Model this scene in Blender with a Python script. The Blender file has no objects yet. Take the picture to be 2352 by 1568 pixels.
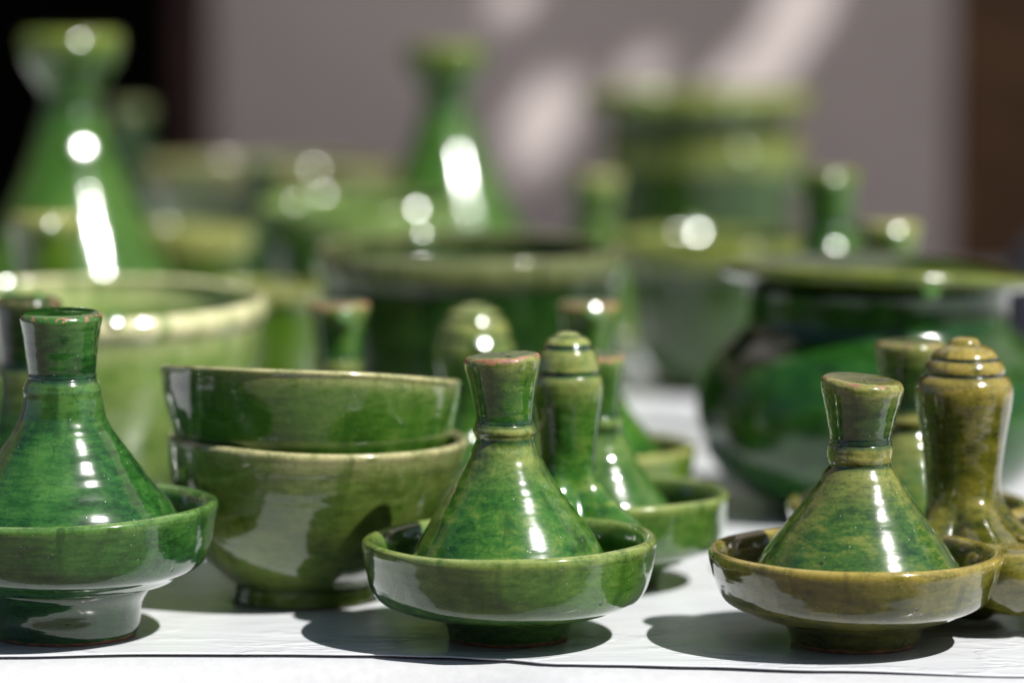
import bpy, math, random
from mathutils import noise, Vector

# ------------------------------------------------------------------ camera, light, exposure
R = math.radians
SC = bpy.context.scene
COL = SC.collection
F = 7840.0                     # focal length in units of the 2352 px wide measuring frame
PITCH = math.atan(795.0 / F)   # camera looks slightly down
H = 0.183                      # lens height above the table cloth
cam = bpy.data.cameras.new('camera')
cam_o = bpy.data.objects.new('camera', cam); COL.objects.link(cam_o)
cam_o.location = (0, 0, H); cam_o.rotation_euler = (R(90) - PITCH, 0, 0)
cam.sensor_width = 36.0; cam.lens = 120.0
cam.clip_start = 0.05; cam.clip_end = 200
cam.dof.use_dof = True; cam.dof.focus_distance = 0.952; cam.dof.aperture_fstop = 5.1
cam.dof.aperture_blades = 0
SC.camera = cam_o

SUN_AZ = math.pi - R(56)     # clockwise from +Y: behind the camera, to its right
SUN_EL = R(52)
SUN_DIR = Vector((math.sin(SUN_AZ) * math.cos(SUN_EL), math.cos(SUN_AZ) * math.cos(SUN_EL), math.sin(SUN_EL)))
w = bpy.data.worlds.new('World'); SC.world = w; w.use_nodes = True
wn = w.node_tree.nodes; wl = w.node_tree.links
sky = wn.new('ShaderNodeTexSky'); sky.sky_type = 'NISHITA'; sky.sun_disc = False
sky.sun_elevation = SUN_EL; sky.sun_rotation = SUN_AZ
bg = wn['Background']; bg.inputs['Strength'].default_value = 0.05
wl.new(sky.outputs[0], bg.inputs[0])
sun = bpy.data.lights.new('sun', 'SUN'); sun.energy = 5.0; sun.angle = R(0.53); sun.color = (1.0, 0.975, 0.94)
sun_o = bpy.data.objects.new('sun', sun); COL.objects.link(sun_o)
sun_o.rotation_euler = SUN_DIR.to_track_quat('Z', 'Y').to_euler()
SC.view_settings.view_transform = 'Standard'; SC.view_settings.look = 'None'
SC.view_settings.exposure = 0.6; SC.view_settings.gamma = 1.0
SC.render.engine = 'CYCLES'
SC.cycles.use_denoising = True
SC.cycles.max_bounces = 8; SC.cycles.glossy_bounces = 4; SC.cycles.diffuse_bounces = 4
SC.cycles.caustics_reflective = False; SC.cycles.caustics_refractive = False
SC.cycles.use_adaptive_sampling = False

# ------------------------------------------------------------------ pixel -> place
def zof(y, d):                       # height of a point seen at row y, d metres away
    return H - d * math.tan(math.atan((y - 784.0) / F) + PITCH)
def zc(y, d):
    return d * math.cos(PITCH) + (H - zof(y, d)) * math.sin(PITCH)
def xof(x, y, d):
    return (x - 1176.0) / F * zc(y, d)
def gnd(y, z=0.0):                   # distance at which row y meets height z
    return (H - z) / math.tan(math.atan((y - 784.0) / F) + PITCH)
def prof(d, pts):                    # (r px, y px, thin, pool, clay) -> metres
    out = []
    for p in pts:
        p = tuple(p) + (0,) * (5 - len(p))
        out.append((p[0] * zc(p[1], d) / F, max(0.0, zof(p[1], d)), p[2], p[3], p[4]))
    return out

# ------------------------------------------------------------------ materials
def mat(name):
    m = bpy.data.materials.new(name); m.use_nodes = True
    return m, m.node_tree.nodes, m.node_tree.links, m.node_tree.nodes['Principled BSDF']

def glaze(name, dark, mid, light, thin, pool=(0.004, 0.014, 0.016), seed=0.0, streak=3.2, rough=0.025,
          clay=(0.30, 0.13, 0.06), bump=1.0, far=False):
    m, N, L, P = mat(name)
    def nd(t, **kw):
        n = N.new(t)
        for k, v in kw.items(): setattr(n, k, v)
        return n
    def math_(op, a, b=None, clamp=False):
        n = nd('ShaderNodeMath', operation=op, use_clamp=clamp)
        for i, v in enumerate((a, b)):
            if v is None: continue
            if isinstance(v, (int, float)): n.inputs[i].default_value = v
            else: L.new(v, n.inputs[i])
        return n.outputs[0]
    def mix(fac, a, b, blend='MIX'):
        n = nd('ShaderNodeMix', data_type='RGBA', blend_type=blend)
        for i, v in ((0, fac), (6, a), (7, b)):
            if isinstance(v, (int, float)): n.inputs[i].default_value = v
            elif isinstance(v, tuple): n.inputs[i].default_value = (*v, 1)
            else: L.new(v, n.inputs[i])
        return n.outputs[2]
    def noi(vec, scale, detail=3.0, ro=0.55, dist=0.0):
        n = nd('ShaderNodeTexNoise'); L.new(vec, n.inputs['Vector'])
        n.inputs['Scale'].default_value = scale; n.inputs['Detail'].default_value = detail
        n.inputs['Roughness'].default_value = ro; n.inputs['Distortion'].default_value = dist
        return n.outputs['Fac']
    def ramp(fac, lo, hi):
        n = nd('ShaderNodeMapRange', interpolation_type='SMOOTHSTEP'); L.new(fac, n.inputs[0])
        n.inputs[1].default_value = lo; n.inputs[2].default_value = hi
        return n.outputs[0]
    tc = nd('ShaderNodeTexCoord')
    mp = nd('ShaderNodeMapping'); L.new(tc.outputs['Object'], mp.inputs[0])
    mp.inputs['Location'].default_value = (seed * 1.37, seed * 0.71, seed * 2.3)
    v = mp.outputs[0]
    ms = nd('ShaderNodeMapping'); L.new(v, ms.inputs[0]); ms.inputs['Scale'].default_value = (1, 1, streak)
    vs = ms.outputs[0]
    n1 = noi(vs, 150, 5, 0.66, 0.5)
    n2 = noi(v, 85, 3, 0.5, 0.8)
    n3 = noi(v, 900, 2)
    f = math_('ADD', math_('ADD', math_('MULTIPLY', n1, 0.45), math_('MULTIPLY', n2, 0.40)), math_('MULTIPLY', n3, 0.15))
    cr = nd('ShaderNodeValToRGB'); L.new(f, cr.inputs[0])
    e = cr.color_ramp.elements
    e[0].position = 0.38; e[0].color = (*dark, 1)
    e[1].position = 0.64; e[1].color = (*light, 1)
    x = e.new(0.50); x.color = (*mid, 1)
    at = nd('ShaderNodeAttribute', attribute_name='glz')
    sp = nd('ShaderNodeSeparateColor'); L.new(at.outputs['Color'], sp.inputs[0])
    mt = nd('ShaderNodeMapping'); L.new(v, mt.inputs[0]); mt.inputs['Scale'].default_value = (1, 1, 0.22); mt.inputs['Location'].default_value = (0.31, 0.17, 0)
    tn = noi(mt.outputs[0], 170, 2, 0.5, 0.4)
    th = math_('MULTIPLY', sp.outputs[0], ramp(math_('ADD', math_('ADD', math_('MULTIPLY', n1, 0.55), math_('MULTIPLY', tn, 0.45)), math_('MULTIPLY', n3, 0.4)), 0.52, 0.80), True)
    th2 = math_('ADD', math_('MULTIPLY', sp.outputs[0], 0.35), math_('MULTIPLY', th, 0.65), True)
    c = mix(th2, cr.outputs[0], thin)
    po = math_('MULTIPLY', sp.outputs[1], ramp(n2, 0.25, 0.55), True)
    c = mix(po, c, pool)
    # vertical runs of thicker glaze
    mr = nd('ShaderNodeMapping'); L.new(v, mr.inputs[0]); mr.inputs['Scale'].default_value = (1, 1, 0.16)
    runs = ramp(noi(mr.outputs[0], 150, 2, 0.5, 0.3), 0.56, 0.70)
    c = mix(math_('MULTIPLY', runs, 0.6), c, dark)
    # crackle in the glaze
    nw = nd('ShaderNodeTexNoise'); L.new(v, nw.inputs['Vector']); nw.inputs['Scale'].default_value = 160
    vm = nd('ShaderNodeVectorMath', operation='MULTIPLY_ADD'); L.new(nw.outputs['Color'], vm.inputs[0])
    vm.inputs[1].default_value = (0.004, 0.004, 0.004); L.new(v, vm.inputs[2])
    vo = nd('ShaderNodeTexVoronoi', feature='DISTANCE_TO_EDGE'); L.new(vm.outputs[0], vo.inputs['Vector']); vo.inputs['Scale'].default_value = 150
    ck = math_('SUBTRACT', 1.0, ramp(vo.outputs['Distance'], 0.004, 0.022))
    ck = math_('MULTIPLY', ck, ramp(n2, 0.42, 0.6))
    c = mix(math_('MULTIPLY', ck, 0.45), c, dark)
    # pits and iron specks
    vp = nd('ShaderNodeTexVoronoi', feature='F1'); L.new(v, vp.inputs['Vector']); vp.inputs['Scale'].default_value = 130
    sc2 = nd('ShaderNodeSeparateColor'); L.new(vp.outputs['Color'], sc2.inputs[0])
    pit = math_('MULTIPLY', math_('SUBTRACT', 1.0, ramp(vp.outputs['Distance'], 0.04, 0.11)), math_('GREATER_THAN', sc2.outputs[0], 0.78))
    c = mix(math_('MULTIPLY', pit, 0.8), c, (0.018, 0.014, 0.006))
    # bare clay where the glaze is chipped or wiped
    cm = ramp(math_('ADD', math_('MULTIPLY', noi(v, 260, 4, 0.6), 0.9), math_('MULTIPLY', sp.outputs[2], 0.62)), 0.79, 0.85)
    cm = math_('MULTIPLY', cm, math_('GREATER_THAN', sp.outputs[2], 0.05))
    clc = mix(ramp(noi(v, 400, 3), 0.3, 0.7), tuple(0.45 * k for k in clay), clay)
    c = mix(cm, c, clc)
    # dust
    vd = nd('ShaderNodeTexVoronoi', feature='F1'); L.new(v, vd.inputs['Vector']); vd.inputs['Scale'].default_value = 900
    sc3 = nd('ShaderNodeSeparateColor'); L.new(vd.outputs['Color'], sc3.inputs[0])
    du = math_('MULTIPLY', math_('SUBTRACT', 1.0, ramp(vd.outputs['Distance'], 0.08, 0.20)), math_('GREATER_THAN', sc3.outputs[1], 0.955))
    c = mix(math_('MULTIPLY', du, 0.5), c, (0.55, 0.56, 0.52))
    L.new(c, P.inputs['Base Color'])
    ro = math_('ADD', math_('MULTIPLY', ramp(n2, 0.45, 0.75), 0.035), rough)
    ro = math_('ADD', ro, math_('MULTIPLY', cm, 0.6))
    ro = math_('ADD', ro, math_('MULTIPLY', du, 0.4), True)
    L.new(math_('ADD', ro, 0.15, True), P.inputs['Roughness'])
    P.inputs['IOR'].default_value = 1.45; P.inputs['Coat Weight'].default_value = 1.0; P.inputs['Coat IOR'].default_value = 1.42 if far else 1.54; P.inputs['Specular IOR Level'].default_value = 0.15 if far else 0.3
    cro = math_('ADD', ro, 0.10 if far else 0.0, True); L.new(cro, P.inputs['Coat Roughness'])
    # relief: throwing rings, glaze ripple, pits
    mb = nd('ShaderNodeMapping'); L.new(v, mb.inputs[0]); mb.inputs['Scale'].default_value = (1, 1, 7)
    h = math_('MULTIPLY', noi(mb.outputs[0], 45, 2, 0.5), 0.00013 * bump)
    h = math_('ADD', h, math_('MULTIPLY', noi(v, 120, 1, 0.5), 0.00022 * bump))
    h = math_('ADD', h, math_('MULTIPLY', n3, 0.0000035 * bump))
    h = math_('SUBTRACT', h, math_('MULTIPLY', pit, 0.00012))
    bp = nd('ShaderNodeBump'); bp.inputs['Strength'].default_value = 1.0; bp.inputs['Distance'].default_value = 1.0
    L.new(h, bp.inputs['Height']); L.new(bp.outputs[0], P.inputs['Normal']); L.new(bp.outputs[0], P.inputs['Coat Normal'])
    return m

CREAM = (0.42, 0.40, 0.20)
M = {}
M['emerald'] = glaze('glaze_emerald', (0.006, 0.032, 0.006), (0.019, 0.082, 0.013), (0.050, 0.140, 0.026), (0.10, 0.19, 0.045), seed=1.3, streak=5.0)
M['green'] = glaze('glaze_leaf', (0.008, 0.045, 0.006), (0.032, 0.110, 0.012), (0.120, 0.190, 0.030), (0.25, 0.26, 0.075), seed=2.9, streak=2.4)
M['green_dish'] = glaze('glaze_leaf_dish', (0.018, 0.062, 0.006), (0.045, 0.120, 0.013), (0.100, 0.175, 0.030), (0.20, 0.25, 0.07), seed=4.4)
M['olive'] = glaze('glaze_olive', (0.022, 0.030, 0.003), (0.078, 0.080, 0.007), (0.165, 0.145, 0.022), (0.29, 0.225, 0.05), seed=5.7)
M['olive_lid'] = glaze('glaze_olive_lid', (0.010, 0.036, 0.010), (0.038, 0.092, 0.015), (0.135, 0.160, 0.030), (0.27, 0.25, 0.07), seed=6.1, streak=4.5)
M['bowl'] = glaze('glaze_bowl', (0.018, 0.070, 0.006), (0.046, 0.120, 0.013), (0.095, 0.165, 0.028), (0.40, 0.37, 0.18), seed=7.2, streak=4)
M['bowl_low'] = glaze('glaze_bowl_pale', (0.045, 0.085, 0.010), (0.092, 0.145, 0.024), (0.150, 0.190, 0.045), (0.42, 0.38, 0.20), seed=8.8, streak=3.5)
M['pale'] = glaze('glaze_pale', (0.105, 0.190, 0.034), (0.180, 0.270, 0.066), (0.250, 0.325, 0.098), (0.60, 0.56, 0.33), seed=9.5, far=True)
M['forest'] = glaze('glaze_forest', (0.004, 0.014, 0.002), (0.009, 0.034, 0.005), (0.022, 0.058, 0.010), (0.14, 0.155, 0.060), seed=10.6, far=True)
M['bright'] = glaze('glaze_bright', (0.014, 0.052, 0.005), (0.036, 0.100, 0.011), (0.066, 0.145, 0.022), (0.15, 0.18, 0.025), seed=11.7, far=True)
M['lime'] = glaze('glaze_lime', (0.026, 0.068, 0.004), (0.058, 0.118, 0.009), (0.105, 0.165, 0.020), (0.28, 0.285, 0.09), seed=12.4, far=True)
M['limerim'] = glaze('glaze_lime_rim', (0.006, 0.024, 0.002), (0.018, 0.050, 0.005), (0.045, 0.090, 0.011), (0.20, 0.23, 0.05), seed=14.2, far=True)
M['moss'] = glaze('glaze_moss', (0.020, 0.050, 0.006), (0.045, 0.090, 0.013), (0.080, 0.125, 0.022), (0.17, 0.165, 0.07), seed=15.5, far=True)
M['casserole'] = glaze('glaze_casserole', (0.004, 0.022, 0.003), (0.012, 0.058, 0.007), (0.028, 0.100, 0.014), (0.12, 0.145, 0.018), seed=16.5, far=True)
M['teal'] = glaze('glaze_sea', (0.012, 0.048, 0.007), (0.030, 0.088, 0.013), (0.064, 0.135, 0.025), (0.17, 0.25, 0.07), seed=13.9, far=True)

def bead_mat():  # gloss of the beads added to make sun glints
    m, N, L, P = mat('glint_bead_gloss')
    tc = N.new('ShaderNodeTexCoord'); n = N.new('ShaderNodeTexNoise'); L.new(tc.outputs['Object'], n.inputs['Vector']); n.inputs['Scale'].default_value = 300
    cr = N.new('ShaderNodeValToRGB'); L.new(n.outputs['Fac'], cr.inputs[0])
    cr.color_ramp.elements[0].color = (0.03, 0.09, 0.012, 1); cr.color_ramp.elements[1].color = (0.07, 0.15, 0.025, 1)
    L.new(cr.outputs[0], P.inputs['Base Color']); P.inputs['Roughness'].default_value = 0.16; P.inputs['IOR'].default_value = 1.7
    return m
M['bead'] = bead_mat()

def simple(name, col, rough, scale=8.0, var=0.25, bump=0.0, metallic=0.0):
    m, N, L, P = mat(name)
    tc = N.new('ShaderNodeTexCoord'); n = N.new('ShaderNodeTexNoise'); L.new(tc.outputs['Object'], n.inputs['Vector'])
    n.inputs['Scale'].default_value = scale; n.inputs['Detail'].default_value = 6
    cr = N.new('ShaderNodeValToRGB'); L.new(n.outputs['Fac'], cr.inputs[0])
    cr.color_ramp.elements[0].position = 0.3; cr.color_ramp.elements[1].position = 0.7
    cr.color_ramp.elements[0].color = (*[c * (1 - var) for c in col], 1)
    cr.color_ramp.elements[1].color = (*[min(1, c * (1 + var)) for c in col], 1)
    L.new(cr.outputs[0], P.inputs['Base Color']); P.inputs['Roughness'].default_value = rough
    if bump:
        b = N.new('ShaderNodeBump'); b.inputs['Distance'].default_value = bump; L.new(n.outputs['Fac'], b.inputs['Height'])
        L.new(b.outputs[0], P.inputs['Normal'])
    return m
M['plaster'] = simple('plaster_mauve', (0.63, 0.56, 0.54), 0.9, 4, 0.12, 0.004)
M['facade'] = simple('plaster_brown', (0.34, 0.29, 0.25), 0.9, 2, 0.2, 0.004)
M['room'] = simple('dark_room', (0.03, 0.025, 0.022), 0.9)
M['wood'] = simple('brown_wood', (0.13, 0.065, 0.025), 0.6, 14, 0.4)
M['redwood'] = simple('red_wood', (0.06, 0.022, 0.018), 0.6, 14, 0.4)
M['canvas'] = simple('added_canvas', (0.30, 0.27, 0.23), 0.9, 6, 0.2)  # unseen canvas added for shade; translucent to brighten the wall
_n = M['canvas'].node_tree; _p = _n.nodes['Principled BSDF']
_t = _n.nodes.new('ShaderNodeBsdfTranslucent'); _t.inputs[0].default_value = (0.62, 0.55, 0.50, 1)
_m = _n.nodes.new('ShaderNodeMixShader'); _m.inputs[0].default_value = 0.5
_n.links.new(_p.outputs[0], _m.inputs[1]); _n.links.new(_t.outputs[0], _m.inputs[2])
_n.links.new(_m.outputs[0], _n.nodes['Material Output'].inputs[0])
M['floor'] = simple('paving', (0.17, 0.145, 0.125), 0.85, 3, 0.2, 0.003)
M['bag'] = simple('navy_cloth', (0.030, 0.030, 0.045), 0.9, 30, 0.3, 0.004)
M['board'] = simple('table_board', (0.60, 0.55, 0.50), 0.55, 60, 0.08, 0.0003)

def cloth_mat():
    m, N, L, P = mat('white_plastic_cloth')
    tc = N.new('ShaderNodeTexCoord')
    mp = N.new('ShaderNodeMapping'); L.new(tc.outputs['Object'], mp.inputs[0]); mp.inputs['Scale'].default_value = (1, 3.2, 1)
    mp.inputs['Rotation'].default_value = (0, 0, 0.12)
    n = N.new('ShaderNodeTexNoise'); L.new(mp.outputs[0], n.inputs['Vector']); n.inputs['Scale'].default_value = 26; n.inputs['Detail'].default_value = 4
    n.inputs['Distortion'].default_value = 0.7
    n2 = N.new('ShaderNodeTexNoise'); L.new(tc.outputs['Object'], n2.inputs['Vector']); n2.inputs['Scale'].default_value = 420; n2.inputs['Detail'].default_value = 3
    cr = N.new('ShaderNodeValToRGB'); L.new(n.outputs['Fac'], cr.inputs[0])
    cr.color_ramp.elements[0].color = (0.57, 0.585, 0.605, 1); cr.color_ramp.elements[1].color = (0.62, 0.635, 0.655, 1)
    vo = N.new('ShaderNodeTexVoronoi'); L.new(tc.outputs['Object'], vo.inputs['Vector']); vo.inputs['Scale'].default_value = 160
    mr = N.new('ShaderNodeMapRange'); L.new(vo.outputs['Distance'], mr.inputs[0]); mr.inputs[1].default_value = 0.02; mr.inputs[2].default_value = 0.06
    mr.inputs[3].default_value = 0.75; mr.inputs[4].default_value = 1.0
    mx = N.new('ShaderNodeMix'); mx.data_type = 'RGBA'; mx.blend_type = 'MULTIPLY'; mx.inputs[0].default_value = 1
    L.new(cr.outputs[0], mx.inputs[6]); L.new(mr.outputs[0], mx.inputs[7])
    L.new(mx.outputs[2], P.inputs['Base Color'])
    P.inputs['Roughness'].default_value = 0.22; P.inputs['IOR'].default_value = 1.48
    a = N.new('ShaderNodeMath'); a.operation = 'MULTIPLY_ADD'; L.new(n2.outputs['Fac'], a.inputs[0]); a.inputs[1].default_value = 0.015; L.new(n.outputs['Fac'], a.inputs[2])
    vc = N.new('ShaderNodeTexVoronoi'); vc.feature = 'DISTANCE_TO_EDGE'; vc.inputs['Scale'].default_value = 13
    md = N.new('ShaderNodeVectorMath'); md.operation = 'MULTIPLY_ADD'; L.new(n.outputs['Color'], md.inputs[0]); md.inputs[1].default_value = (0.05, 0.05, 0.05); L.new(tc.outputs['Object'], md.inputs[2])
    L.new(md.outputs[0], vc.inputs['Vector'])
    cm = N.new('ShaderNodeMapRange'); cm.interpolation_type = 'SMOOTHSTEP'; L.new(vc.outputs['Distance'], cm.inputs[0]); cm.inputs[1].default_value = 0.0; cm.inputs[2].default_value = 0.05
    cm.inputs[3].default_value = 0.45; cm.inputs[4].default_value = 0.0
    a2 = N.new('ShaderNodeMath'); a2.operation = 'ADD'; L.new(a.outputs[0], a2.inputs[0]); L.new(cm.outputs[0], a2.inputs[1])
    b = N.new('ShaderNodeBump'); b.inputs['Distance'].default_value = 0.0006; L.new(a2.outputs[0], b.inputs['Height'])
    L.new(b.outputs[0], P.inputs['Normal'])
    return m
M['cloth'] = cloth_mat()
M['undercloth'] = simple('white_paper', (0.45, 0.455, 0.465), 0.6, 300, 0.05, 0.0001)

# ------------------------------------------------------------------ mesh helpers
def link(name, me, m, parent=None, loc=None):
    o = bpy.data.objects.new(name, me); COL.objects.link(o)
    if m is not None: me.materials.append(m)
    if parent is not None: o.parent = parent
    if loc is not None: o.location = loc
    return o
def tag(o, label, cat, group=None):
    o['label'] = label; o['category'] = cat
    if group: o['group'] = group
    return o
def thing(name, loc, label, cat, group=None, rot=(0, 0, 0)):
    o = bpy.data.objects.new(name, None); COL.objects.link(o); o.empty_display_size = 0.02
    o.location = loc; o.rotation_euler = rot
    return tag(o, label, cat, group)

def smooth_profile(pts, sub):
    out = []
    n = len(pts)
    for i in range(n - 1):
        p0 = pts[max(0, i - 1)]; p1 = pts[i]; p2 = pts[i + 1]; p3 = pts[min(n - 1, i + 2)]
        if p1[:2] == p2[:2]: continue
        if p0[:2] == p1[:2]: p0 = tuple(2 * a - b for a, b in zip(p1, p2))
        if p3[:2] == p2[:2]: p3 = tuple(2 * a - b for a, b in zip(p2, p1))
        l01 = max(1e-6, math.dist(p0[:2], p1[:2])) ** 0.5; l12 = max(1e-6, math.dist(p1[:2], p2[:2])) ** 0.5; l23 = max(1e-6, math.dist(p2[:2], p3[:2])) ** 0.5
        for k in range(sub):
            t = k / sub
            q = []
            for c in range(5):
                a, b, cc, d = p0[c], p1[c], p2[c], p3[c]
                if c < 2:
                    m1 = (b - a) / l01 - (cc - a) / (l01 + l12) + (cc - b) / l12
                    m2 = (cc - b) / l12 - (d - b) / (l12 + l23) + (d - cc) / l23
                    m1 *= l12; m2 *= l12
                    q.append((2 * t**3 - 3 * t**2 + 1) * b + (t**3 - 2 * t**2 + t) * m1 + (-2 * t**3 + 3 * t**2) * cc + (t**3 - t**2) * m2)
                else:
                    q.append(b + (cc - b) * t)
            out.append(tuple(q))
    out.append(tuple(pts[-1]))
    return out

def lathe(name, pts, m, parent, n=72, sub=5, wob=0.010, ring=0.00010, seed=0.0, lean=(0, 0), tilt=(0, 0), zt=None,
          shift=(0, 0, 0), ext=None, ex=0.0, chip=0.0):
    """revolve a profile with a hand-thrown wobble; tilt skews the upper part's level; ext(z, angle) adds to the radius"""
    P = smooth_profile([tuple(p) + (0,) * (5 - len(p)) for p in pts], sub)
    z0 = min(p[1] for p in P); z1 = max(p[1] for p in P)
    verts = []; faces = []; cols = []
    rings_ = []
    for (r, z, th, po, cl) in P:
        r = max(0.0, r)
        t = (z - z0) / max(1e-6, z1 - z0)
        if zt is not None: t = min(1, max(0, (z - zt[0]) / (zt[1] - zt[0]))); t = t * t * (3 - 2 * t)
        if r < 1e-5:
            verts.append((shift[0] + lean[0] * (z - z0), shift[1] + lean[1] * (z - z0), z + shift[2])); cols.append((th, po, cl, 1))
            rings_.append([len(verts) - 1]); continue
        idx = []
        for k in range(n):
            a = 2 * math.pi * k / n
            ca, sa = math.cos(a), math.sin(a)
            q = Vector((ca * 1.1 + seed * 3.1, sa * 1.1 + seed * 1.7, z * 28 + seed))
            rr = r * (1 + wob * noise.noise(q) + 0.4 * wob * noise.noise(q * 2.7))
            rr += ring * noise.noise(Vector((z * 520 + seed * 9, 0.35 * ca, 0.35 * sa)))
            if ext: rr += ext(z, a)
            x = rr * ca; y = rr * sa
            zz = z + t * (tilt[0] * x + tilt[1] * y) + wob * 0.9 * r * t * noise.noise(Vector((ca * 1.4 + seed, sa * 1.4, seed * 2)))
            if chip: zz -= chip * t * max(0, noise.noise(Vector((ca * 5 + seed, sa * 5, seed))) - 0.3)
            verts.append((x + lean[0] * (z - z0) + shift[0], y + lean[1] * (z - z0) + shift[1], zz + shift[2]))
            cols.append((th, po, cl, 1)); idx.append(len(verts) - 1)
        rings_.append(idx)
    for a, b in zip(rings_[:-1], rings_[1:]):
        if len(a) == 1 and len(b) == 1: continue
        for k in range(n):
            k2 = (k + 1) % n
            if len(a) == 1: faces.append((a[0], b[k2], b[k]))
            elif len(b) == 1: faces.append((a[k], a[k2], b[0]))
            else: faces.append((a[k], a[k2], b[k2], b[k]))
    me = bpy.data.meshes.new(name); me.from_pydata(verts, [], faces)
    for p in me.polygons: p.use_smooth = True
    ca_ = me.color_attributes.new('glz', 'FLOAT_COLOR', 'POINT')
    for i, c in enumerate(cols): ca_.data[i].color = c
    me.update()
    return link(name, me, m, parent)

def box(name, x0, x1, y0, y1, z0, z1, m, parent=None, bev=0.0):
    v = [(x0, y0, z0), (x1, y0, z0), (x1, y1, z0), (x0, y1, z0), (x0, y0, z1), (x1, y0, z1), (x1, y1, z1), (x0, y1, z1)]
    f = [(0, 3, 2, 1), (4, 5, 6, 7), (0, 1, 5, 4), (1, 2, 6, 5), (2, 3, 7, 6), (3, 0, 4, 7)]
    me = bpy.data.meshes.new(name); me.from_pydata(v, [], f); me.update()
    o = link(name, me, m, parent)
    if bev:
        b = o.modifiers.new('bevel', 'BEVEL'); b.width = bev; b.segments = 2
    return o

# ------------------------------------------------------------------ setting: table, cloth, wall, doors, added shade canvas, street side
fl = box('ground', -8, 8, -6, 6, -0.95, -0.75, M['floor']); fl['kind'] = 'structure'

tb = thing('market_table', (0, 1.5, -0.75), 'market table with a pale board top under the white cloth', 'table')
def local(o, root):
    o.parent = root; o.location = (-root.location[0], -root.location[1], -root.location[2]); return o
for x in (-0.68, 0.68):
    for y in (0.95, 2.22):
        local(box('leg', x - 0.03, x + 0.03, y - 0.03, y + 0.03, -0.75, -0.031, M['wood']), tb)

EDGE = [(-400, 1512), (0, 1505), (300, 1499), (600, 1500), (850, 1502), (1000, 1506), (1150, 1512), (1280, 1522), (1400, 1524), (1600, 1528), (1900, 1537), (2352, 1551), (2800, 1560)]
def edge_y(xpx):
    for (a, ya), (b, yb) in zip(EDGE[:-1], EDGE[1:]):
        if a <= xpx <= b:
            t = (xpx - a) / (b - a); t = t * t * (3 - 2 * t)
            return ya + (yb - ya) * t
    return EDGE[0][1] if xpx < EDGE[0][0] else EDGE[-1][1]
def cloth():
    nx = 300; xs = [-0.62 + 1.24 * i / nx for i in range(nx + 1)]
    ss = [0, 0.0012, 0.0025, 0.004, 0.006, 0.008, 0.011, 0.014, 0.018, 0.024, 0.032] + [0.045 + 0.015 * k for k in range(24)] + [0.42 + 0.04 * k for k in range(24)]
    v = []
    for s in ss:
        for x in xs:
            ye = gnd(edge_y(1176 + x / 0.93 * F))
            lift = 0.00008 * (0.55 + 0.9 * noise.noise(Vector((x * 22, 3.3, 0)))) + 0.00005 * noise.noise(Vector((x * 60, 9.1, 0)))
            k = max(0, 1 - s / 0.018)
            z = lift * k * k
            y = ye + s
            if s > 0.40: y = 0.93 + s + (ye - 0.93) * max(0, 1 - (s - 0.4) / 0.2)
            z -= 0.00016 * (0.5 + 0.5 * noise.noise(Vector((x * 18, y * 30, 1.7)))) * (1 - k)
            v.append((x, y, z))
    f = []
    m = nx + 1
    for j in range(len(ss) - 1):
        for i in range(nx): f.append((j * m + i, j * m + i + 1, (j + 1) * m + i + 1, (j + 1) * m + i))
    me = bpy.data.meshes.new('table_cloth'); me.from_pydata(v, [], f)
    for p in me.polygons: p.use_smooth = True
    me.update()
    o = link('table_cloth', me, M['cloth'])
    s = o.modifiers.new('thick', 'SOLIDIFY'); s.thickness = 0.0004; s.offset = -1
    return tag(o, 'glossy white plastic cloth with a wavy front edge, spread under the pottery', 'tablecloth')
cloth()
def board():
    nx = 160; xs = [-0.75 + 1.5 * i / nx for i in range(nx + 1)]
    RR = 0.016; Z1 = -0.0007
    v = []; rows = 0
    def row(fn):
        nonlocal rows
        for x in xs:
            e = gnd(edge_y(1176 + x / 0.93 * F))
            y, z = fn(e)
            if 0.85 < y < e - 0.0005: z += 0.0012 * (noise.noise(Vector((x * 14, y * 40, 4.4))) - 0.2)
            v.append((x, y, z))
        rows += 1
    row(lambda e: (2.3, -0.03)); row(lambda e: (2.3, -0.0007)); row(lambda e: (0.985, -0.0007)); row(lambda e: (e + 0.022, -0.0007)); row(lambda e: (e + 0.014, Z1)); row(lambda e: (e + 0.006, Z1)); row(lambda e: (e - 0.001, Z1))
    for k in range(1, 13):
        t = math.pi / 2 * k / 12
        row(lambda e: (e - 0.001 - RR * math.sin(t), Z1 - RR * (1 - math.cos(t))))
    row(lambda e: (e - 0.001 - RR, -0.20)); row(lambda e: (e + 0.001 - RR, -0.20)); row(lambda e: (e + 0.004 - RR, -0.03))
    m = nx + 1; f = []
    for j in range(rows):
        j2 = (j + 1) % rows
        for i in range(nx): f.append((j2 * m + i, j2 * m + i + 1, j * m + i + 1, j * m + i))
    me = bpy.data.meshes.new('table_top'); me.from_pydata(v, [], f)
    for p in me.polygons: p.use_smooth = True
    me.update()
    return link('table_top', me, M['undercloth'])
local(board(), tb)

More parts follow.
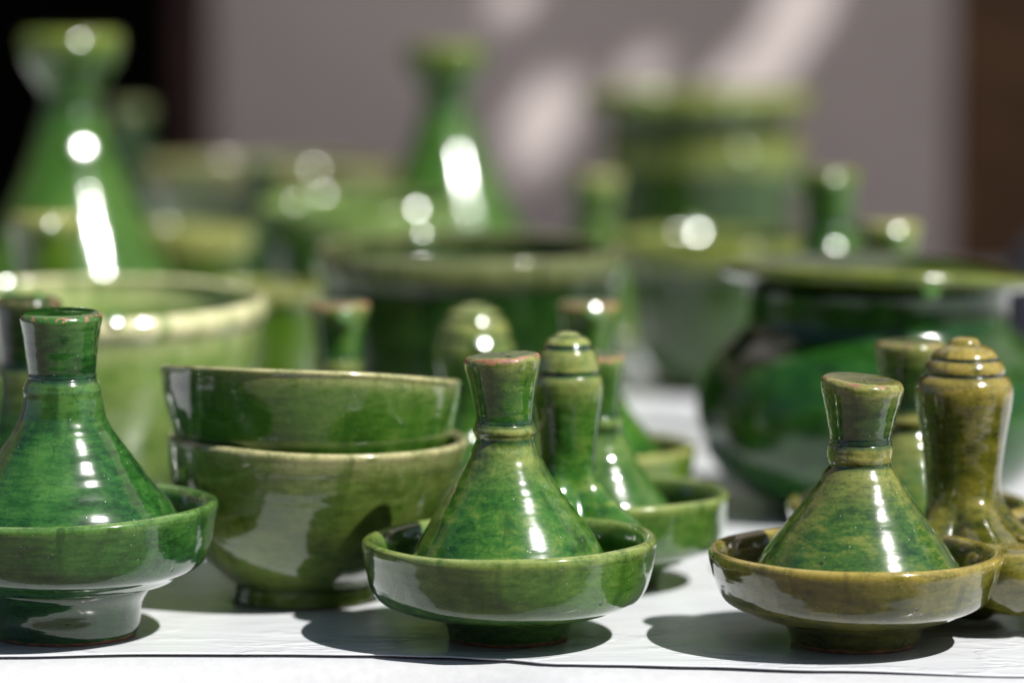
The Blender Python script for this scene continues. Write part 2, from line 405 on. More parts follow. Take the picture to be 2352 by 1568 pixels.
WY = 2.9
xl = xof(487, 200, WY); xr = xof(2185, 200, WY)
wl_ = thing('back_wall', (0, WY + 0.1, -0.75), 'mauve grey plaster wall behind the pottery with patches of sunlight', 'wall')
local(box('wall_panel', xl, xr, WY, WY + 0.25, -0.75, 1.6, M['plaster']), wl_)
local(box('wall_panel', -4.0, xl - 1.0, WY, WY + 0.25, -0.75, 1.6, M['plaster']), wl_)
local(box('wall_panel', xr + 0.95, 4.0, WY, WY + 0.25, -0.75, 1.6, M['plaster']), wl_)
local(box('lintel', xl - 1.0, xl, WY + 0.002, WY + 0.25, 1.3, 1.6, M['plaster']), wl_)
local(box('lintel', xr, xr + 0.95, WY + 0.002, WY + 0.25, 1.3, 1.6, M['plaster']), wl_)
rm = thing('dark_room', (xl - 0.5, WY + 1.2, -0.75), 'black unlit interior seen through the open doorway', 'room')
local(box('floor_slab', xl - 1.6, xl + 0.1, WY + 0.255, WY + 2.5, -0.749, -0.74, M['room']), rm)
local(box('rear_wall', xl - 1.6, xl + 0.1, WY + 2.5, WY + 2.6, -0.74, 1.5, M['room']), rm)
local(box('side_wall', xl - 1.7, xl - 1.6, WY + 0.255, WY + 2.6, -0.74, 1.5, M['room']), rm)
local(box('side_wall', xl + 0.1, xl + 0.2, WY + 0.255, WY + 2.6, -0.74, 1.5, M['room']), rm)
local(box('ceiling_slab', xl - 1.7, xl + 0.2, WY + 0.255, WY + 2.6, 1.5, 1.55, M['room']), rm)
jamb = thing('door_frame', (xl - 0.5, WY, -0.75), 'dark red wooden frame of the open doorway', 'door frame')
local(box('jamb', xl - 0.03, xl - 0.001, WY - 0.008, WY + 0.2, -0.748, 1.298, M['redwood']), jamb)
local(box('jamb', xl - 0.999, xl - 0.97, WY - 0.008, WY + 0.2, -0.748, 1.298, M['redwood']), jamb)
local(box('head', xl - 0.969, xl - 0.031, WY - 0.006, WY + 0.2, 1.27, 1.297, M['redwood']), jamb)
dr = thing('wooden_door', (xr + 0.45, WY + 0.1, -0.75), 'brown plank door set in the wall beside the casserole', 'door')
for k in range(7):
    a = xr + 0.002 + k * 0.135
    local(box('plank', a, a + 0.132, WY + 0.05 + 0.004 * (k % 2), WY + 0.1, -0.748, 1.298, M['wood']), dr)

# unseen cover added to shade the wall; gaps cut to shape its sun patches
PATCH = [[(1150, 300), (1215, 170), (1345, 150), (1300, 270), (1230, 345)], [(1545, 225), (1760, -10), (1765, -120), (1935, -120), (1850, 60), (1735, 215)],
         [(1425, 110), (1470, 70), (1530, 85), (1490, 150)], [(1120, 30), (1150, -40), (1240, -40), (1205, 20)]]
def inside(p, poly):
    c = False
    for (x1, y1), (x2, y2) in zip(poly, poly[1:] + poly[:1]):
        if (y1 > p[1]) != (y2 > p[1]) and p[0] < (x2 - x1) * (p[1] - y1) / (y2 - y1) + x1: c = not c
    return c
def added_awning():
    ZA = 1.30
    def to_px(x, y):          # where the sun ray through this canvas point lands on the wall
        t = (WY - y) / -SUN_DIR.y * -1.0
        t = (WY - y) / (-SUN_DIR.y)
        px = x - SUN_DIR.x * t; pz = ZA - SUN_DIR.z * t
        ang = math.atan((H - pz) / WY) - PITCH
        return (1176 + px / WY * F * math.cos(ang), 784 + math.tan(ang) * F)
    v = {}; vs = []; f = []
    def vi(i, j):
        if (i, j) not in v:
            v[(i, j)] = len(vs); vs.append((i, j)); 
        return v[(i, j)]
    c = 0.011
    nx0, nx1 = int(-1.0 / c), int(2.0 / c); ny0, ny1 = int(1.56 / c), int(2.88 / c)
    for i in range(nx0, nx1):
        for j in range(ny0, ny1):
            p = to_px((i + 0.5) * c, (j + 0.5) * c)
            if any(inside(p, q) for q in PATCH): continue
            f.append((vi(i, j), vi(i, j + 1), vi(i + 1, j + 1), vi(i + 1, j)))
    vv = [(i * c, j * c, ZA + 0.02 * math.sin(i * c * 5)) for i, j in vs]
    me = bpy.data.meshes.new('canvas'); me.from_pydata(vv, [], f); me.update()
    return me
aw = thing('added_awning', (0.5, 2.88, 1.3), 'unseen canvas cover added over the rear of the stall to shade the wall, gaps cut for sun patches', 'added_awning')
local(link('canvas', added_awning(), M['canvas']), aw)
local(box('pole', -1.0, 2.0, 1.525, 1.55, 1.26, 1.285, M['wood']), aw)
local(box('wing', -3.5, -1.0, 1.56, 2.88, 1.29, 1.296, M['canvas']), aw)
local(box('wing', 2.0, 3.5, 1.56, 2.88, 1.29, 1.296, M['canvas']), aw)

# the opposite side of the alley, seen only as a reflection in the glaze
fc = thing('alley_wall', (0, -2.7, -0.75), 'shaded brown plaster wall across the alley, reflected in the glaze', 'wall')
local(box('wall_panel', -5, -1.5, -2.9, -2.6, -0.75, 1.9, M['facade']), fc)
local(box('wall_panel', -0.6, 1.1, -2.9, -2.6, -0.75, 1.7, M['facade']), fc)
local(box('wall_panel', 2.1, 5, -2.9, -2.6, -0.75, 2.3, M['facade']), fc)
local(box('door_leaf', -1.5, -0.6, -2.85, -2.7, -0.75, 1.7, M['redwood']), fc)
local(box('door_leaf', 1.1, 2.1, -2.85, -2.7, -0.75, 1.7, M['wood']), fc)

# ------------------------------------------------------------------ pottery builders
def split(pts, k):       # profile cut at index k, both halves keep the shared ring
    return pts[:k + 1], pts[k:]

def tagine_lid(x, d, pts, cut, m, label, base_z, tilt=(0, 0), lean=(0, 0), group=None, seed=0.0, cone_x=None, n=96):
    """pts: (r, y) pixels from the base up to the knob's top centre; cut = index of the ring where the knob starts"""
    p = prof(d, pts)
    X = xof(x, pts[0][1], d)
    p = [(r, max(z - base_z, 0.0), *c) for r, z, *c in p]
    p[0] = (p[0][0], 0.0, *p[0][2:])
    root = thing('miniature_tagine', (X, d, base_z), label, 'tagine', group)
    lo, hi = split(p, cut)
    zc_ = p[cut][1]
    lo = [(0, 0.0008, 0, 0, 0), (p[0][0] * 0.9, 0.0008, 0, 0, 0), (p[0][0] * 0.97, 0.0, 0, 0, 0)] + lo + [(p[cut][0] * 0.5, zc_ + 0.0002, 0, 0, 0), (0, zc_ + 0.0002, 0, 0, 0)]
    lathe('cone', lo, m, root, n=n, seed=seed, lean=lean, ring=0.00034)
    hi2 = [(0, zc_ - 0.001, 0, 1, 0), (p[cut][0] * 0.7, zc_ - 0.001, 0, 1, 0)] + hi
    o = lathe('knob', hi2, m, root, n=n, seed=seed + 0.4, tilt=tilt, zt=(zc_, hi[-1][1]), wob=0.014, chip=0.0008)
    # keep the knob on the leaning axis
    for v in o.data.vertices:
        v.co.x += lean[0] * v.co.z; v.co.y += lean[1] * v.co.z
    return root

def dish_on(root, X, Y, pts, m, seed=0.0, tilt=(0, 0), n=96, foot_m=None):
    """pts metres: first the foot from the table up (k marked by None), then the bowl"""
    k = pts.index(None)
    foot, bowl = pts[:k], pts[k + 1:]
    dx, dy = X - root.location[0], Y - root.location[1]
    b = lathe('dish', bowl, m, root, n=n, seed=seed, tilt=tilt, wob=0.014)
    b.location = (dx, dy, 0)
    ft = lathe('foot', foot, foot_m or m, b, n=n, seed=seed + 0.7, wob=0.012)
    return b

def dish_profile(r, s=1.0, fr=0.0172, fh=0.0070, rim=0.0290, floor=0.0140, rt=None):
    """a footed dish of rim radius r (metres)"""
    fw = fr * 1.22
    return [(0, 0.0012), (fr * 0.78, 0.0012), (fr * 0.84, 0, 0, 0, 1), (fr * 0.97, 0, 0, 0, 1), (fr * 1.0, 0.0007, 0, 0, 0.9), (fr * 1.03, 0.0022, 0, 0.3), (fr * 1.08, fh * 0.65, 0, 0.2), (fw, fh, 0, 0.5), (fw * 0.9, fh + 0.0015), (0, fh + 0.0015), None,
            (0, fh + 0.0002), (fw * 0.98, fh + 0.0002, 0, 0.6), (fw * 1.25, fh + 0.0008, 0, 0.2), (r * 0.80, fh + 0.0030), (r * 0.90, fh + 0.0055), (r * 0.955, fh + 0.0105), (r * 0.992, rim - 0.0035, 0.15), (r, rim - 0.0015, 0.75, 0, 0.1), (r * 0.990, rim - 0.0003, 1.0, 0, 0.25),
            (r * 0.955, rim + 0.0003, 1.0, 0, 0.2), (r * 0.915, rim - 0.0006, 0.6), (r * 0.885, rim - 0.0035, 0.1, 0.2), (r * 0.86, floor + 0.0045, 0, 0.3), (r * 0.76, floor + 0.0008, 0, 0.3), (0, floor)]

def handle_on(root, X, Y, x, d, pts, m, arms, seed=0.0, z_arm=0.026, reach=0.014, span=0.42, n=96):
    p = prof(d, pts)
    def ext(z, a):
        g = math.exp(-((z - z_arm) / 0.0095) ** 2) if z > z_arm else math.exp(-((z - z_arm) / 0.016) ** 2)
        s = 0.0
        for t in arms:
            t, k = t if isinstance(t, tuple) else (t, 1.0)
            q = (a - t + math.pi) % (2 * math.pi) - math.pi
            s = max(s, k * math.exp(-(q / span) ** 2))
        return reach * g * s
    o = lathe('handle', p, m, root, n=n, seed=seed, ext=ext, wob=0.012)
    o.location = (X - root.location[0], Y - root.location[1], 0)
    return o

def bowl(x, d, pts, kcut, m, label, cat='bowl', name='bowl', tilt=(0, 0), zt=None, base=0.0, seed=0.0, n=96, group=None, lean=(0, 0), th=0.0035, floor=None, rimthin=1.0):
    """pts px from the foot up to the rim; the inside is derived from the outside"""
    p = prof(d, pts)
    X = xof(x, pts[0][1], d)
    z0 = p[0][1]
    p = [(r, max(0.0, z - z0), *c) for r, z, *c in p]
    root = thing(name, (X, d, base), label, cat, group)
    foot, out = split(p, kcut)
    zf = foot[-1][1]
    rim = out[-1]
    fl_z = floor if floor is not None else zf + th
    inn = [(rim[0] - th * 0.12, rim[1] + th * 0.22, rimthin, 0, 0.3), (rim[0] - th * 0.5, rim[1] + th * 0.32, rimthin, 0, 0.3), (rim[0] - th * 0.9, rim[1] + th * 0.1, rimthin, 0, 0)]
    for q in reversed(out[1:-1]):
        if q[1] - th * 0.3 > fl_z + 0.002: inn.append((max(q[0] - th, 0.004), q[1], q[2] * 0.5, 0, 0))
    inn += [(inn[-1][0] * 0.82, fl_z + 0.0012, 0, 0.2, 0), (0, fl_z, 0, 0.2, 0)]
    lathe('body', [(0, zf - 0.0004, 0, 0, 0)] + out + inn, m, root, n=n, seed=seed, tilt=tilt, zt=zt, lean=lean, wob=0.011, ring=0.00024)
    fr = foot[0][0]
    lathe('foot_ring', [(0, 0.0015, 0, 0, 1), (fr * 0.80, 0.0015, 0, 0, 1), (fr * 0.86, 0, 0, 0, 1), (fr * 0.98, 0, 0, 0, 1)] + [(foot[0][0], 0.0006, 0, 0, 1)] + foot[1:] + [(foot[-1][0] * 0.9, zf + 0.0006, 0, 0, 0), (0, zf + 0.0006, 0, 0, 0)], m, root, n=n, seed=seed + 0.3)
    return root

# ------------------------------------------------------------------ front: green set (two dishes and a domed handle)
d1 = 0.965; X1 = xof(1168, 1463, d1)
d2 = 1.057; X2 = xof(1387, 1400, d2)
Xh = xof(1303, 1300, 1.011)
cs = thing('spice_set', ((X1 + X2) / 2, (d1 + d2) / 2, 0), 'leaf green spice set of two dishes with a striped domed handle beside the stacked bowls', 'spice set')
DP = dish_profile(0.0424)
dish_on(cs, X1, d1, DP, M['green_dish'], seed=1.0, tilt=(0.012, 0.0))
dish_on(cs, X2, d2, dish_profile(0.0390, fr=0.017), M['green_dish'], seed=2.0)
ang = lambda a, b: math.atan2(b[1] - a[1], b[0] - a[0])
HP1 = [(0, 1395), (45, 1395), (55, 1380), (60, 1300), (78, 1240), (96, 1205), (84, 1170), (66, 1130), (59, 1090), (57, 1050), (61, 1000), (67, 950), (72, 915, 0.2), (73, 888, 0.5), (70, 866, 0.7), (65.5, 856, 0, 1), (65.5, 851, 0, 1),
       (66, 846, 0.8), (63, 828, 0.7), (56, 806, 0.8), (49, 796, 0, 1), (48, 792, 0, 1), (48, 788, 0.8), (38, 776, 0.9), (29, 770, 0, 0.9), (27, 768, 0.6), (14, 762, 0.9), (0, 760, 0.9)]
handle_on(cs, Xh, 1.011, 1303, 1.011, [(r * 1.13, *q) for r, *q in HP1], M['green'], [ang((Xh, 1.011), (X1, d1)), ang((Xh, 1.011), (X2, d2)), R(-35)], seed=3.0, reach=0.012)
LID1 = [(256, 1343), (254, 1336), (234, 1290), (197, 1225), (160, 1171), (126, 1124), (100, 1082, 0.2), (82, 1048, 0.5), (71, 1020, 0.5), (67, 1007, 0, 0.7), (69, 1001, 0.6), (72, 991, 0.9), (71, 979, 0.7), (67, 970, 0, 0.7),
        (66, 962, 0, 0.6), (66, 950), (71, 915), (79, 872, 0.1), (87, 838, 0.5, 0, 0.1), (87, 824, 0.9, 0, 0.55), (81, 816, 0.9, 0, 0.75), (72, 814, 0.5), (40, 815, 0.2), (0, 815, 0.2)]
tagine_lid(1170, d1, LID1, 13, M['green'], 'leaf green tagine lid with a rust chipped knob, in front of the striped domed handle', 0.0144, tilt=(0.07, 0.0), lean=(-0.03, 0.0), seed=1.2)
LID2 = [(r * 0.88, 1289 - (1343 - y) * 0.905, *c) for r, y, *c in LID1]
tagine_lid(1387, d2, LID2, 13, M['teal'], 'bright green tagine lid with a long white glint, behind the striped domed handle', 0.0144, lean=(-0.075, 0.0), tilt=(-0.06, 0.04), seed=2.2)

# ------------------------------------------------------------------ front left: emerald set (three dishes)
d3 = 0.970; X3 = xof(152, 1463, d3)
d4 = 1.075; X4 = xof(72, 1380, d4)
hx, hy = xof(-62, 1300, 1.012), 1.012
es = thing('spice_set', (hx, hy, 0), 'emerald green spice set of thick rimmed dishes in front of the big pale bowl', 'spice set')
dish_on(es, X3, d3, dish_profile(0.0440, fr=0.0205, fh=0.0150, rim=0.0375, floor=0.0225), M['emerald'], seed=4.0, tilt=(0.030, 0.0))
dish_on(es, X4, d4, dish_profile(0.0400, fr=0.019, fh=0.010, rim=0.0300, floor=0.0160), M['emerald'], seed=5.0)
X5, Y5 = 2 * hx - (X3 + X4) / 2 - 0.035, 1.0
dish_on(es, X5, Y5, dish_profile(0.0400, fr=0.019, fh=0.010, rim=0.0300, floor=0.0160), M['emerald'], seed=6.0)
handle_on(es, hx, hy, -62, hy, HP1, M['emerald'], [ang((hx, hy), (X3, d3)), ang((hx, hy), (X4, d4)), ang((hx, hy), (X5, Y5))], seed=6.5, reach=0.014)
LID3 = [(300, 1290), (299, 1280), (290, 1222), (261, 1179), (239, 1149), (205, 1109), (175, 1068), (152, 1035), (124, 996), (105, 965, 0.1), (95, 928, 0.3), (90, 895, 0.5), (86, 880, 0.6), (82, 872, 0.2, 0.5), (79, 865, 0, 0.8),
        (78, 856, 0, 0.8), (79, 840), (83, 805), (88, 765), (93, 738, 0.3, 0, 0.1), (94, 728, 0.4, 0, 0.5), (88, 719, 0.3, 0, 0.6), (76, 715, 0.1, 0, 0.2), (40, 714), (0, 714)]
tagine_lid(148, d3, LID3, 14, M['emerald'], 'large emerald tagine lid with a concave flaring cone, in front of the pale bowl', 0.0229, seed=3.4, lean=(0.0, 0.0), tilt=(0.0, 0.05))
LID4 = [(r * 0.84, 1276 - (1290 - y) * 1.03, *c) for r, y, *c in LID3]
tagine_lid(72, d4, LID4, 14, M['forest'], 'dark tagine lid with a pale top, behind the large emerald lid', 0.0164, seed=4.4, lean=(0.0, 0.0))

# ------------------------------------------------------------------ front right: olive set (three dishes round a tall handle)
d6 = 0.957; X6 = xof(1962, 1470, d6)
hx2, hy2 = xof(2208, 1350, 1.0), 1.0
d7 = 1.052; X7 = xof(2085, 1380, d7)
X8, Y8 = hx2 + 0.0505, hy2 - 0.012
os_ = thing('spice_set', (hx2, hy2, 0), 'olive brown spice set of three dishes round a tall beehive topped handle', 'spice set')
dish_on(os_, X6, d6, dish_profile(0.0418, fr=0.0182, fh=0.0075, rim=0.0268, floor=0.0130), M['olive'], seed=7.0, tilt=(-0.01, 0))
dish_on(os_, X7, d7, dish_profile(0.0380, fr=0.0172, fh=0.0075, rim=0.0265, floor=0.0130), M['olive'], seed=8.0)
dish_on(os_, X8, Y8, dish_profile(0.0400, fr=0.0172, fh=0.0075, rim=0.0275, floor=0.0130), M['olive'], seed=9.0)
HP2 = [(0, 1405), (60, 1405), (72, 1390), (104, 1350), (122, 1310), (116, 1270), (100, 1232), (88, 1190), (83, 1140), (87, 1080), (94, 1020), (103, 965), (110, 925, 0.2), (112, 900, 0.7), (108, 876, 0.9), (99, 863, 0.7), (92, 857.5, 0, 1), (92, 854.5, 0, 1),
       (93, 850, 1), (91, 838, 1), (84, 828, 0.9), (77, 823.5, 0, 1), (76, 820.5, 0, 1), (76, 817, 1), (66, 804, 1), (50, 795, 0.9), (41, 791, 0.5), (36, 786, 0.7), (30, 779, 0.9), (18, 774, 0.8), (0, 773, 0.8)]
handle_on(os_, hx2, hy2, 2208, 1.0, HP2, M['olive'], [ang((hx2, hy2), p) for p in ((X6, d6), (X7, d7), (X8, Y8))] + [(R(-70), 2.0)], seed=9.3, reach=0.0125, span=0.52, z_arm=0.0205)
br = lathe('bridge', [(0, 0.006), (0.007, 0.0065), (0.0125, 0.012), (0.0150, 0.019, 0.1), (0.0135, 0.0232, 0.3), (0.0080, 0.0256, 0.6), (0, 0.0262, 0.6)], M['olive'], os_, seed=9.8, wob=0.06, n=48)
br.location = ((X6 + X8) / 2 + 0.0045 - hx2, (d6 + Y8) / 2 - 0.001 - hy2, 0)
LID6 = [(258, 1372), (256, 1364), (246, 1318), (230, 1288), (195, 1240), (157, 1190), (124, 1147, 0.1), (95, 1105, 0.4), (77, 1076, 0.5), (70, 1064, 0, 0.6), (73, 1056, 0.8), (76, 1043, 1.0), (74, 1028, 0.7), (71, 1016, 0, 0.8),
        (70, 1004, 0, 0.8), (73, 988, 0, 0.3), (81, 950), (89, 918, 0.15), (94, 895, 0.6), (95, 880, 0.9, 0, 0.3), (88, 871, 0.9, 0, 0.6), (76, 868, 0.6), (40, 868, 0.3), (0, 868, 0.3)]
tagine_lid(1966, d6, LID6, 13, M['olive_lid'], 'mottled olive green tagine lid on the dish beside the beehive topped handle', 0.0134, tilt=(-0.09, 0.05), lean=(0.02, 0.0), seed=6.6)
LID7 = [(r * 0.87, 1302 - (1372 - y) * 1.03, *c) for r, y, *c in LID6]
tagine_lid(2085, d7, LID7, 13, M['olive_lid'], 'olive tagine lid with a pale knob, half hidden behind the beehive topped handle', 0.0134, seed=7.6)
LID8 = [(r * 0.95, 1355 - (1372 - y) * 0.95, *c) for r, y, *c in LID6]
tagine_lid(2608, Y8, LID8, 13, M['olive_lid'], 'olive tagine lid on the outermost dish, past the beehive topped handle', 0.0134, seed=8.6)

# ------------------------------------------------------------------ two stacked bowls
db = 1.03
BL = [(166, 1386), (168, 1368), (163, 1345), (160, 1332, 0, 0.6), (186, 1316, 0, 0.3), (252, 1258), (298, 1182), (322, 1112), (336, 1056, 0.1), (343, 1020, 0.4), (345, 1004, 0.9, 0, 0.1)]
b1 = bowl(699, db, BL, 3, M['bowl_low'], 'lower yellowish green bowl of the stacked pair', seed=11.0, lean=(0.10, 0.0), tilt=(-0.03, 0.0), floor=0.0130, group=None)
BU = [(130, 1292), (134, 1280), (136, 1262), (138, 1252, 0, 0.4), (160, 1236), (222, 1170), (276, 1094), (312, 1020), (332, 950), (341, 895, 0.1), (343, 868, 0.5), (346, 856, 0.9, 0, 0.2)]
BU = [(r, 856 + (y - 856) * (1266 - 856) / (1292 - 856), *c) for r, y, *c in BU]
b2 = bowl(716, db, BU, 3, M['bowl'], 'upper deep green bowl of the stacked pair with a cream rim', seed=12.0, tilt=(-0.045, -0.125), zt=(0.004, 0.05), base=0.0133)

# ------------------------------------------------------------------ middle set (two dishes and a dome), out of focus
dm = 1.155
xa, xb, xh3 = xof(782, 1330, dm), xof(1342, 1330, dm + 0.012), xof(1090, 1330, dm + 0.006)
ms_ = thing('spice_set', (xh3, dm, 0), 'light green spice set with a domed handle, behind the stacked bowls', 'spice set')
dish_on(ms_, xa, dm, dish_profile(0.0370, fr=0.016), M['lime'], seed=14.0, n=64)
dish_on(ms_, xb, dm + 0.012, dish_profile(0.0385, fr=0.016), M['lime'], seed=15.0, n=64)
HP3 = [(r * 1.24, 1215 - (1395 - y) * 0.815, *c) for r, y, *c in HP1]
handle_on(ms_, xh3, dm + 0.006, 1090, dm + 0.006, HP3, M['green'], [0.0, math.pi], seed=16.0, reach=0.010, n=64)
LM = [(r * 0.83, 1132 - (1343 - y) * 0.83, *c) for r, y, *c in LID1]
tagine_lid(778, dm, LM, 13, M['green'], 'small tagine lid with a cream topped knob, behind the upper stacked bowl', 0.0144, seed=17.0, n=64)
tagine_lid(1350, dm + 0.012, LM, 13, M['green'], 'small tagine lid with a pinkish cream knob top, beside the light green dome', 0.0144, seed=18.0, n=64)

# ------------------------------------------------------------------ big bowl, pot, casserole
PB = [(210, 1196), (214, 1180), (206, 1160), (204, 1148), (240, 1130), (300, 1060), (346, 980), (380, 890), (402, 800), (412, 742, 0.4), (420, 728, 0.9), (424, 700, 1), (420, 690, 1)]
bowl(200, 1.20, PB, 3, M['pale'], 'big pale green bowl with a cream lip, behind the large emerald lid', seed=21.0, tilt=(0.0, 0.035), th=0.0045)
CP = [(220, 1100), (224, 1085), (222, 1060), (222, 1045), (250, 1025), (305, 960), (335, 880), (345, 780), (345, 690), (346, 640), (352, 628, 0.5), (358, 612, 0.8), (357, 580, 1), (354, 574, 1)]
bowl(1078, 1.31, CP, 3, M['forest'], 'deep dark green pot with a pale banded rim, behind the light green dome', cat='pot', name='pot', seed=22.0, tilt=(0.0, 0.03), th=0.005)
dk = 1.215
ck_ = thing('casserole_pot', (xof(2010, 1168, dk), dk, 0), 'round bellied dark green casserole pot behind the olive spice set', 'casserole')
KP = prof(dk, [(0, 1166), (190, 1166), (215, 1160), (300, 1122), (365, 1068), (404, 1000), (416, 935), (406, 870), (370, 808), (325, 768), (306, 745, 0, 0.4), (300, 722), (300, 690), (303, 668), (306, 660), (300, 656), (290, 660), (285, 690), (285, 740), (300, 800), (350, 900), (340, 1000), (260, 1100), (0, 1130)])
lathe('belly', KP, M['casserole'], ck_, seed=23.0, wob=0.006)
zl = zof(656, dk) + 0.0006
cl = thing('serving_plate', (xof(2015, 650, dk), dk, zl), 'wide flat green plate with an olive edge covering the casserole pot', 'plate')
KL = [(0, 0.0003), (0.046, 0.0003), (0.0535, 0.0000, 0.5), (0.0562, 0.0016, 1.0), (0.0568, 0.0034, 1.0), (0.0555, 0.0050, 1.0), (0.052, 0.0060, 0.4), (0.040, 0.0082), (0.020, 0.0110), (0.0, 0.0118)]
lathe('disc', KL, M['casserole'], cl, seed=24.0, wob=0.008, tilt=(-0.045, -0.06), zt=(-0.002, 0.0005))

# ------------------------------------------------------------------ further tagines and bowls, far out of focus
def tagine(x, d, ytop, hr, rb, m, label, shape='small', group=None, seed=0.0, lean=0.0):
    """whole tagine on its own plate: knob radius hr px, base radius rb metres"""
    top = zof(ytop, d); X = xof(x, ytop, d)
    root = thing('tagine', (X, d, 0), label, 'tagine', group)
    k = hr * d / F
    pz = min(0.020, top * 0.17)
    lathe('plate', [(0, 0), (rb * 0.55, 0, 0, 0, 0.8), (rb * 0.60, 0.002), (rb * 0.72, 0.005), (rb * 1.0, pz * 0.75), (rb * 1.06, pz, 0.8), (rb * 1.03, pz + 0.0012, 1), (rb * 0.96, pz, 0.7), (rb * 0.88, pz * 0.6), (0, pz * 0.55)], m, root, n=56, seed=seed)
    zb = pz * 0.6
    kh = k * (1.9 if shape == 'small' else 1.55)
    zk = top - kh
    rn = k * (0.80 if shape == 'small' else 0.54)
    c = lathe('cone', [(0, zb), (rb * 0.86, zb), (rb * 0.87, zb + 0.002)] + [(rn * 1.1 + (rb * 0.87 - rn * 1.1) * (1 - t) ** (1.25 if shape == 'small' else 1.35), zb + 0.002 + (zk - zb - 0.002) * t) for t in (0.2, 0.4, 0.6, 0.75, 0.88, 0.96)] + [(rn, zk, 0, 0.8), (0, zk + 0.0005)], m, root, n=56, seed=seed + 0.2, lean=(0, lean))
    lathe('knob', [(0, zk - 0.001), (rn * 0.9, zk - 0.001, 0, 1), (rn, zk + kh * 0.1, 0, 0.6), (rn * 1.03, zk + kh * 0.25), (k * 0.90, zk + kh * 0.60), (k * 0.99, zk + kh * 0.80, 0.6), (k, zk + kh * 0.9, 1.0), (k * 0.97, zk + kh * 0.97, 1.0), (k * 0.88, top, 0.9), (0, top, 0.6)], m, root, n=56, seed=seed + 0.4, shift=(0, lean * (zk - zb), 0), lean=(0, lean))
    return root
tagine(156, 1.49, 72, 118, 0.086, M['bright'], 'tall green tagine with a flared knob, before the dark doorway', 'tall', seed=31.0, lean=0.06)
tagine(1022, 1.75, 104, 93, 0.084, M['bright'], 'tall green tagine standing before the plaster wall with a broad white glint', 'tall', seed=32.0, lean=0.12)
tagine(292, 2.00, 238, 56, 0.044, M['forest'], 'green tagine peeping out behind the tall tagine of the dark doorway', 'small', seed=33.0)
tagine(105, 1.31, 488, 84, 0.033, M['lime'], 'small lime green tagine between the big pale bowl and the tall flared knob tagine', 'small', seed=34.0)
tagine(602, 1.71, 372, 46, 0.032, M['forest'], 'small dark green tagine in front of the wide pale basin', 'small', seed=35.0)
tagine(1368, 1.69, 398, 58, 0.030, M['lime'], 'small lime tagine between the tall glinting tagine and the stacked basins', 'small', seed=36.0)
tagine(1906, 1.405, 390, 68, 0.033, M['bright'], 'narrow dark green tagine rising behind the olive edged plate', 'small', seed=37.0)
tagine(2040, 1.335, 508, 74, 0.033, M['lime'], 'small tagine with a cream knob behind the olive edged plate', 'small', seed=38.0)

def basin(x, d, yrim, rpx, m, label, seed, base=0.0, hb=None, fr=0.5, band=0.012, group=None, tilt=(0, 0), straight=0.85):
    z1 = zof(yrim, d) - base if hb is None else hb
    r = rpx * d / F
    X = xof(x, yrim, d)
    root = thing('basin', (X, d, base), label, 'basin', group)
    pts = [(r * fr * 0.9, 0.004, 0, 0.5), (r * (fr + (1 - fr) * 0.45), z1 * 0.22), (r * straight, z1 * 0.55), (r * (straight + 0.07), z1 - band * 1.05), (r * 0.985, z1 - band * 0.85, 0.8), (r, z1 - band * 0.5, 0.9), (r, z1 - band * 0.12, 1.0), (r * 0.985, z1, 1.0), (r * 0.95, z1 - 0.0005, 1.0), (r * 0.90, z1 - band, 0.7), (r * (straight - 0.06), z1 * 0.55), (r * fr, z1 * 0.25), (0, z1 * 0.18 + 0.003)]
    lathe('body', [(0, 0.0036)] + pts, m, root, n=64, seed=seed, tilt=tilt)
    lathe('foot_ring', [(0, 0.001, 0, 0, 1), (r * fr * 0.8, 0.001, 0, 0, 1), (r * fr * 0.85, 0, 0, 0, 1), (r * fr * 0.98, 0, 0, 0, 1), (r * fr, 0.001, 0, 0, 1), (r * fr * 0.93, 0.0045), (0, 0.0047)], m, root, n=64, seed=seed + 0.3)
    return root
basin(612, 1.87, 372, 300, M['moss'], 'wide pale basin standing before the doorway edge and the wall', 41.0, band=0.016)
basin(820, 1.56, 462, 235, M['teal'], 'green basin with a bright broad rim beside the tall glinting tagine', 42.0, band=0.014, tilt=(0.02, 0.05))
basin(430, 1.62, 520, 150, M['lime'], 'yellowish green basin beside the cone of the tall flared knob tagine', 43.0, band=0.014)
basin(600, 1.41, 655, 145, M['lime'], 'small light green basin behind the small cream topped lid', 44.0, band=0.006)
basin(1640, 1.58, 545, 232, M['limerim'], 'yellow green basin with a bright broad rim, left of the narrow dark tagine', 45.0, band=0.012, tilt=(0.0, 0.02))
bs = basin(1615, 1.95, 318, 228, M['limerim'], 'straight sided green basin at the bottom of the stack by the sunlit wall', 46.0, fr=0.75, band=0.017, straight=0.90)
zt_ = zof(318, 1.95)
basin(1602, 1.95, 208, 262, M['limerim'], 'wide green basin resting on top of the stack by the sunlit wall', 47.0, base=zt_ - 0.0042, hb=zof(208, 1.95) - zt_ + 0.0042, fr=0.60, band=0.012, straight=0.82)

# dark cloth bundle at the wall end of the table
bx_, by_ = xof(2505, 560, 1.56), 1.56
bg_ = lathe('cloth_bundle', [(0, 0), (0.040, 0.0), (0.052, 0.012), (0.055, 0.035), (0.048, 0.060), (0.036, 0.085), (0.020, 0.098), (0.012, 0.106), (0.016, 0.113), (0, 0.116)], M['bag'], None, n=48, wob=0.12, seed=51.0)
bg_.location = (bx_, by_, 0); bg_.scale = (0.84, 0.84, 0.84)
tag(bg_, 'dark navy cloth bundle lying on the table behind the casserole pot', 'bundle')

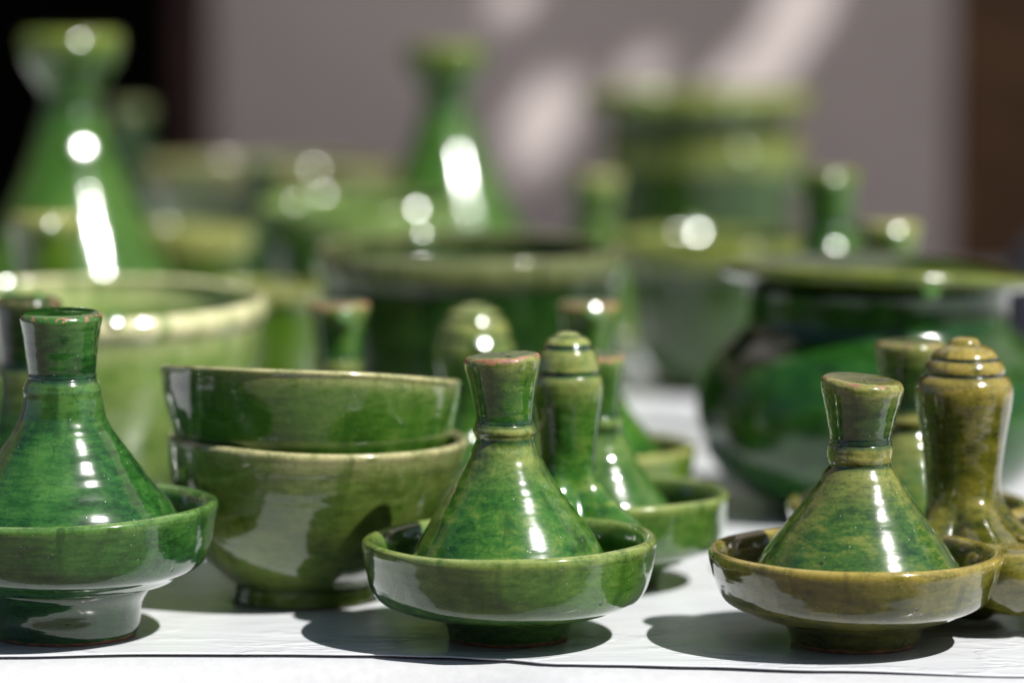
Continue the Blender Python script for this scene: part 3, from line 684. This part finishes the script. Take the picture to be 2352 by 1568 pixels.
# ------------------------------------------------------------------ added glint beads: small flat lenses turned to flash the sun at the camera
bpy.context.view_layer.update()
def half_vector(p):
    v = (Vector((0, 0, H)) - p).normalized()
    return (v + SUN_DIR).normalized()
RIGHT = Vector((1, 0, 0)); FWD = Vector((0, math.cos(PITCH), -math.sin(PITCH))); UP = Vector((0, math.sin(PITCH), math.cos(PITCH)))
meshes = [o for o in COL.objects if o.type == 'MESH']
inv = [(o, o.matrix_world.inverted()) for o in meshes]
SPOTS = [(180, 100, 1), (190, 345, 2.2), (285, 285, .9), (450, 410, 1), (720, 385, 1), (595, 372, .9), (615, 540, 2.4), (622, 555, 1.8), (570, 605, 1), (722, 600, .8), (115, 522, 1), (18, 660, 1.6),
         (960, 482, 1.2), (970, 547, 1.3), (1317, 484, 1.2), (1365, 430, 1), (1490, 232, 1.3), (1508, 315, 1.2), (1680, 248, 1), (1655, 325, .8), (1710, 355, 1.1), (1810, 402, 1.6), (1597, 528, 1.8), (1915, 415, 1.1),
         (1915, 572, 1.2), (2060, 537, 1.1), (2138, 657, 1.7), (793, 722, 1.5), (265, 735, 1.4), (1108, 788, 1.5), (1104, 738, .9), (1365, 716, 1.4), (1385, 565, .9), (1412, 620, .9),
         (1087, 1007, 1), (90, 685, .8), (1505, 845, .8), (1720, 300, .8), (1440, 395, .7), (680, 470, .8), (500, 465, .7)]
ico = []
def bead_mesh():
    n, k = 14, 7
    v = [(0, 0, 1)]; f = []
    for i in range(1, k):
        t = math.pi * i / k
        for j in range(n):
            a = 2 * math.pi * j / n; v.append((math.sin(t) * math.cos(a), math.sin(t) * math.sin(a), math.cos(t)))
    v.append((0, 0, -1))
    for j in range(n): f.append((0, 1 + j, 1 + (j + 1) % n))
    for i in range(k - 2):
        for j in range(n): f.append((1 + i * n + j, 1 + (i + 1) * n + j, 1 + (i + 1) * n + (j + 1) % n, 1 + i * n + (j + 1) % n))
    b = len(v) - 1; o0 = 1 + (k - 2) * n
    for j in range(n): f.append((b, o0 + (j + 1) % n, o0 + j))
    return v, f
BV, BF = bead_mesh()
for (px, py, sz) in SPOTS:
    dr_ = (FWD + RIGHT * ((px - 1176) / F) - UP * ((py - 784) / F)).normalized()
    best = None
    for o, iv in inv:
        lo = iv @ Vector((0, 0, H)); ld = (iv.to_3x3() @ dr_)
        hit, loc, nor, idx = o.ray_cast(lo, ld)
        if hit:
            wp = o.matrix_world @ loc; t = (wp - Vector((0, 0, H))).length
            if best is None or t < best[0]: best = (t, o, wp, (o.matrix_world.to_3x3() @ nor).normalized())
    if best is None: continue
    t, o, wp, nor = best
    if o.name.split('.')[0] not in ('cone', 'knob', 'plate', 'body', 'belly', 'disc', 'handle', 'dish'): continue
    hv = half_vector(wp)
    ax = (hv * 0.8 + nor * 0.2).normalized()
    a = 0.0027 * sz * (t / 1.4); c = a * 0.10
    q = ax.to_track_quat('Z', 'Y').to_matrix()
    me = bpy.data.meshes.new('glint_bead')  # bead added on the pot for a sun glint
    me.from_pydata([wp + nor * 0.0007 + q @ Vector((x * a, y * a, z * c)) - o.matrix_world.translation for x, y, z in BV], [], BF)
    for p in me.polygons: p.use_smooth = True
    at_ = me.color_attributes.new('glz', 'FLOAT_COLOR', 'POINT')
    for d_ in at_.data: d_.color = (0.1, 0, 0, 1)
    me.update()
    link('glint_bead', me, M['bead'], o)
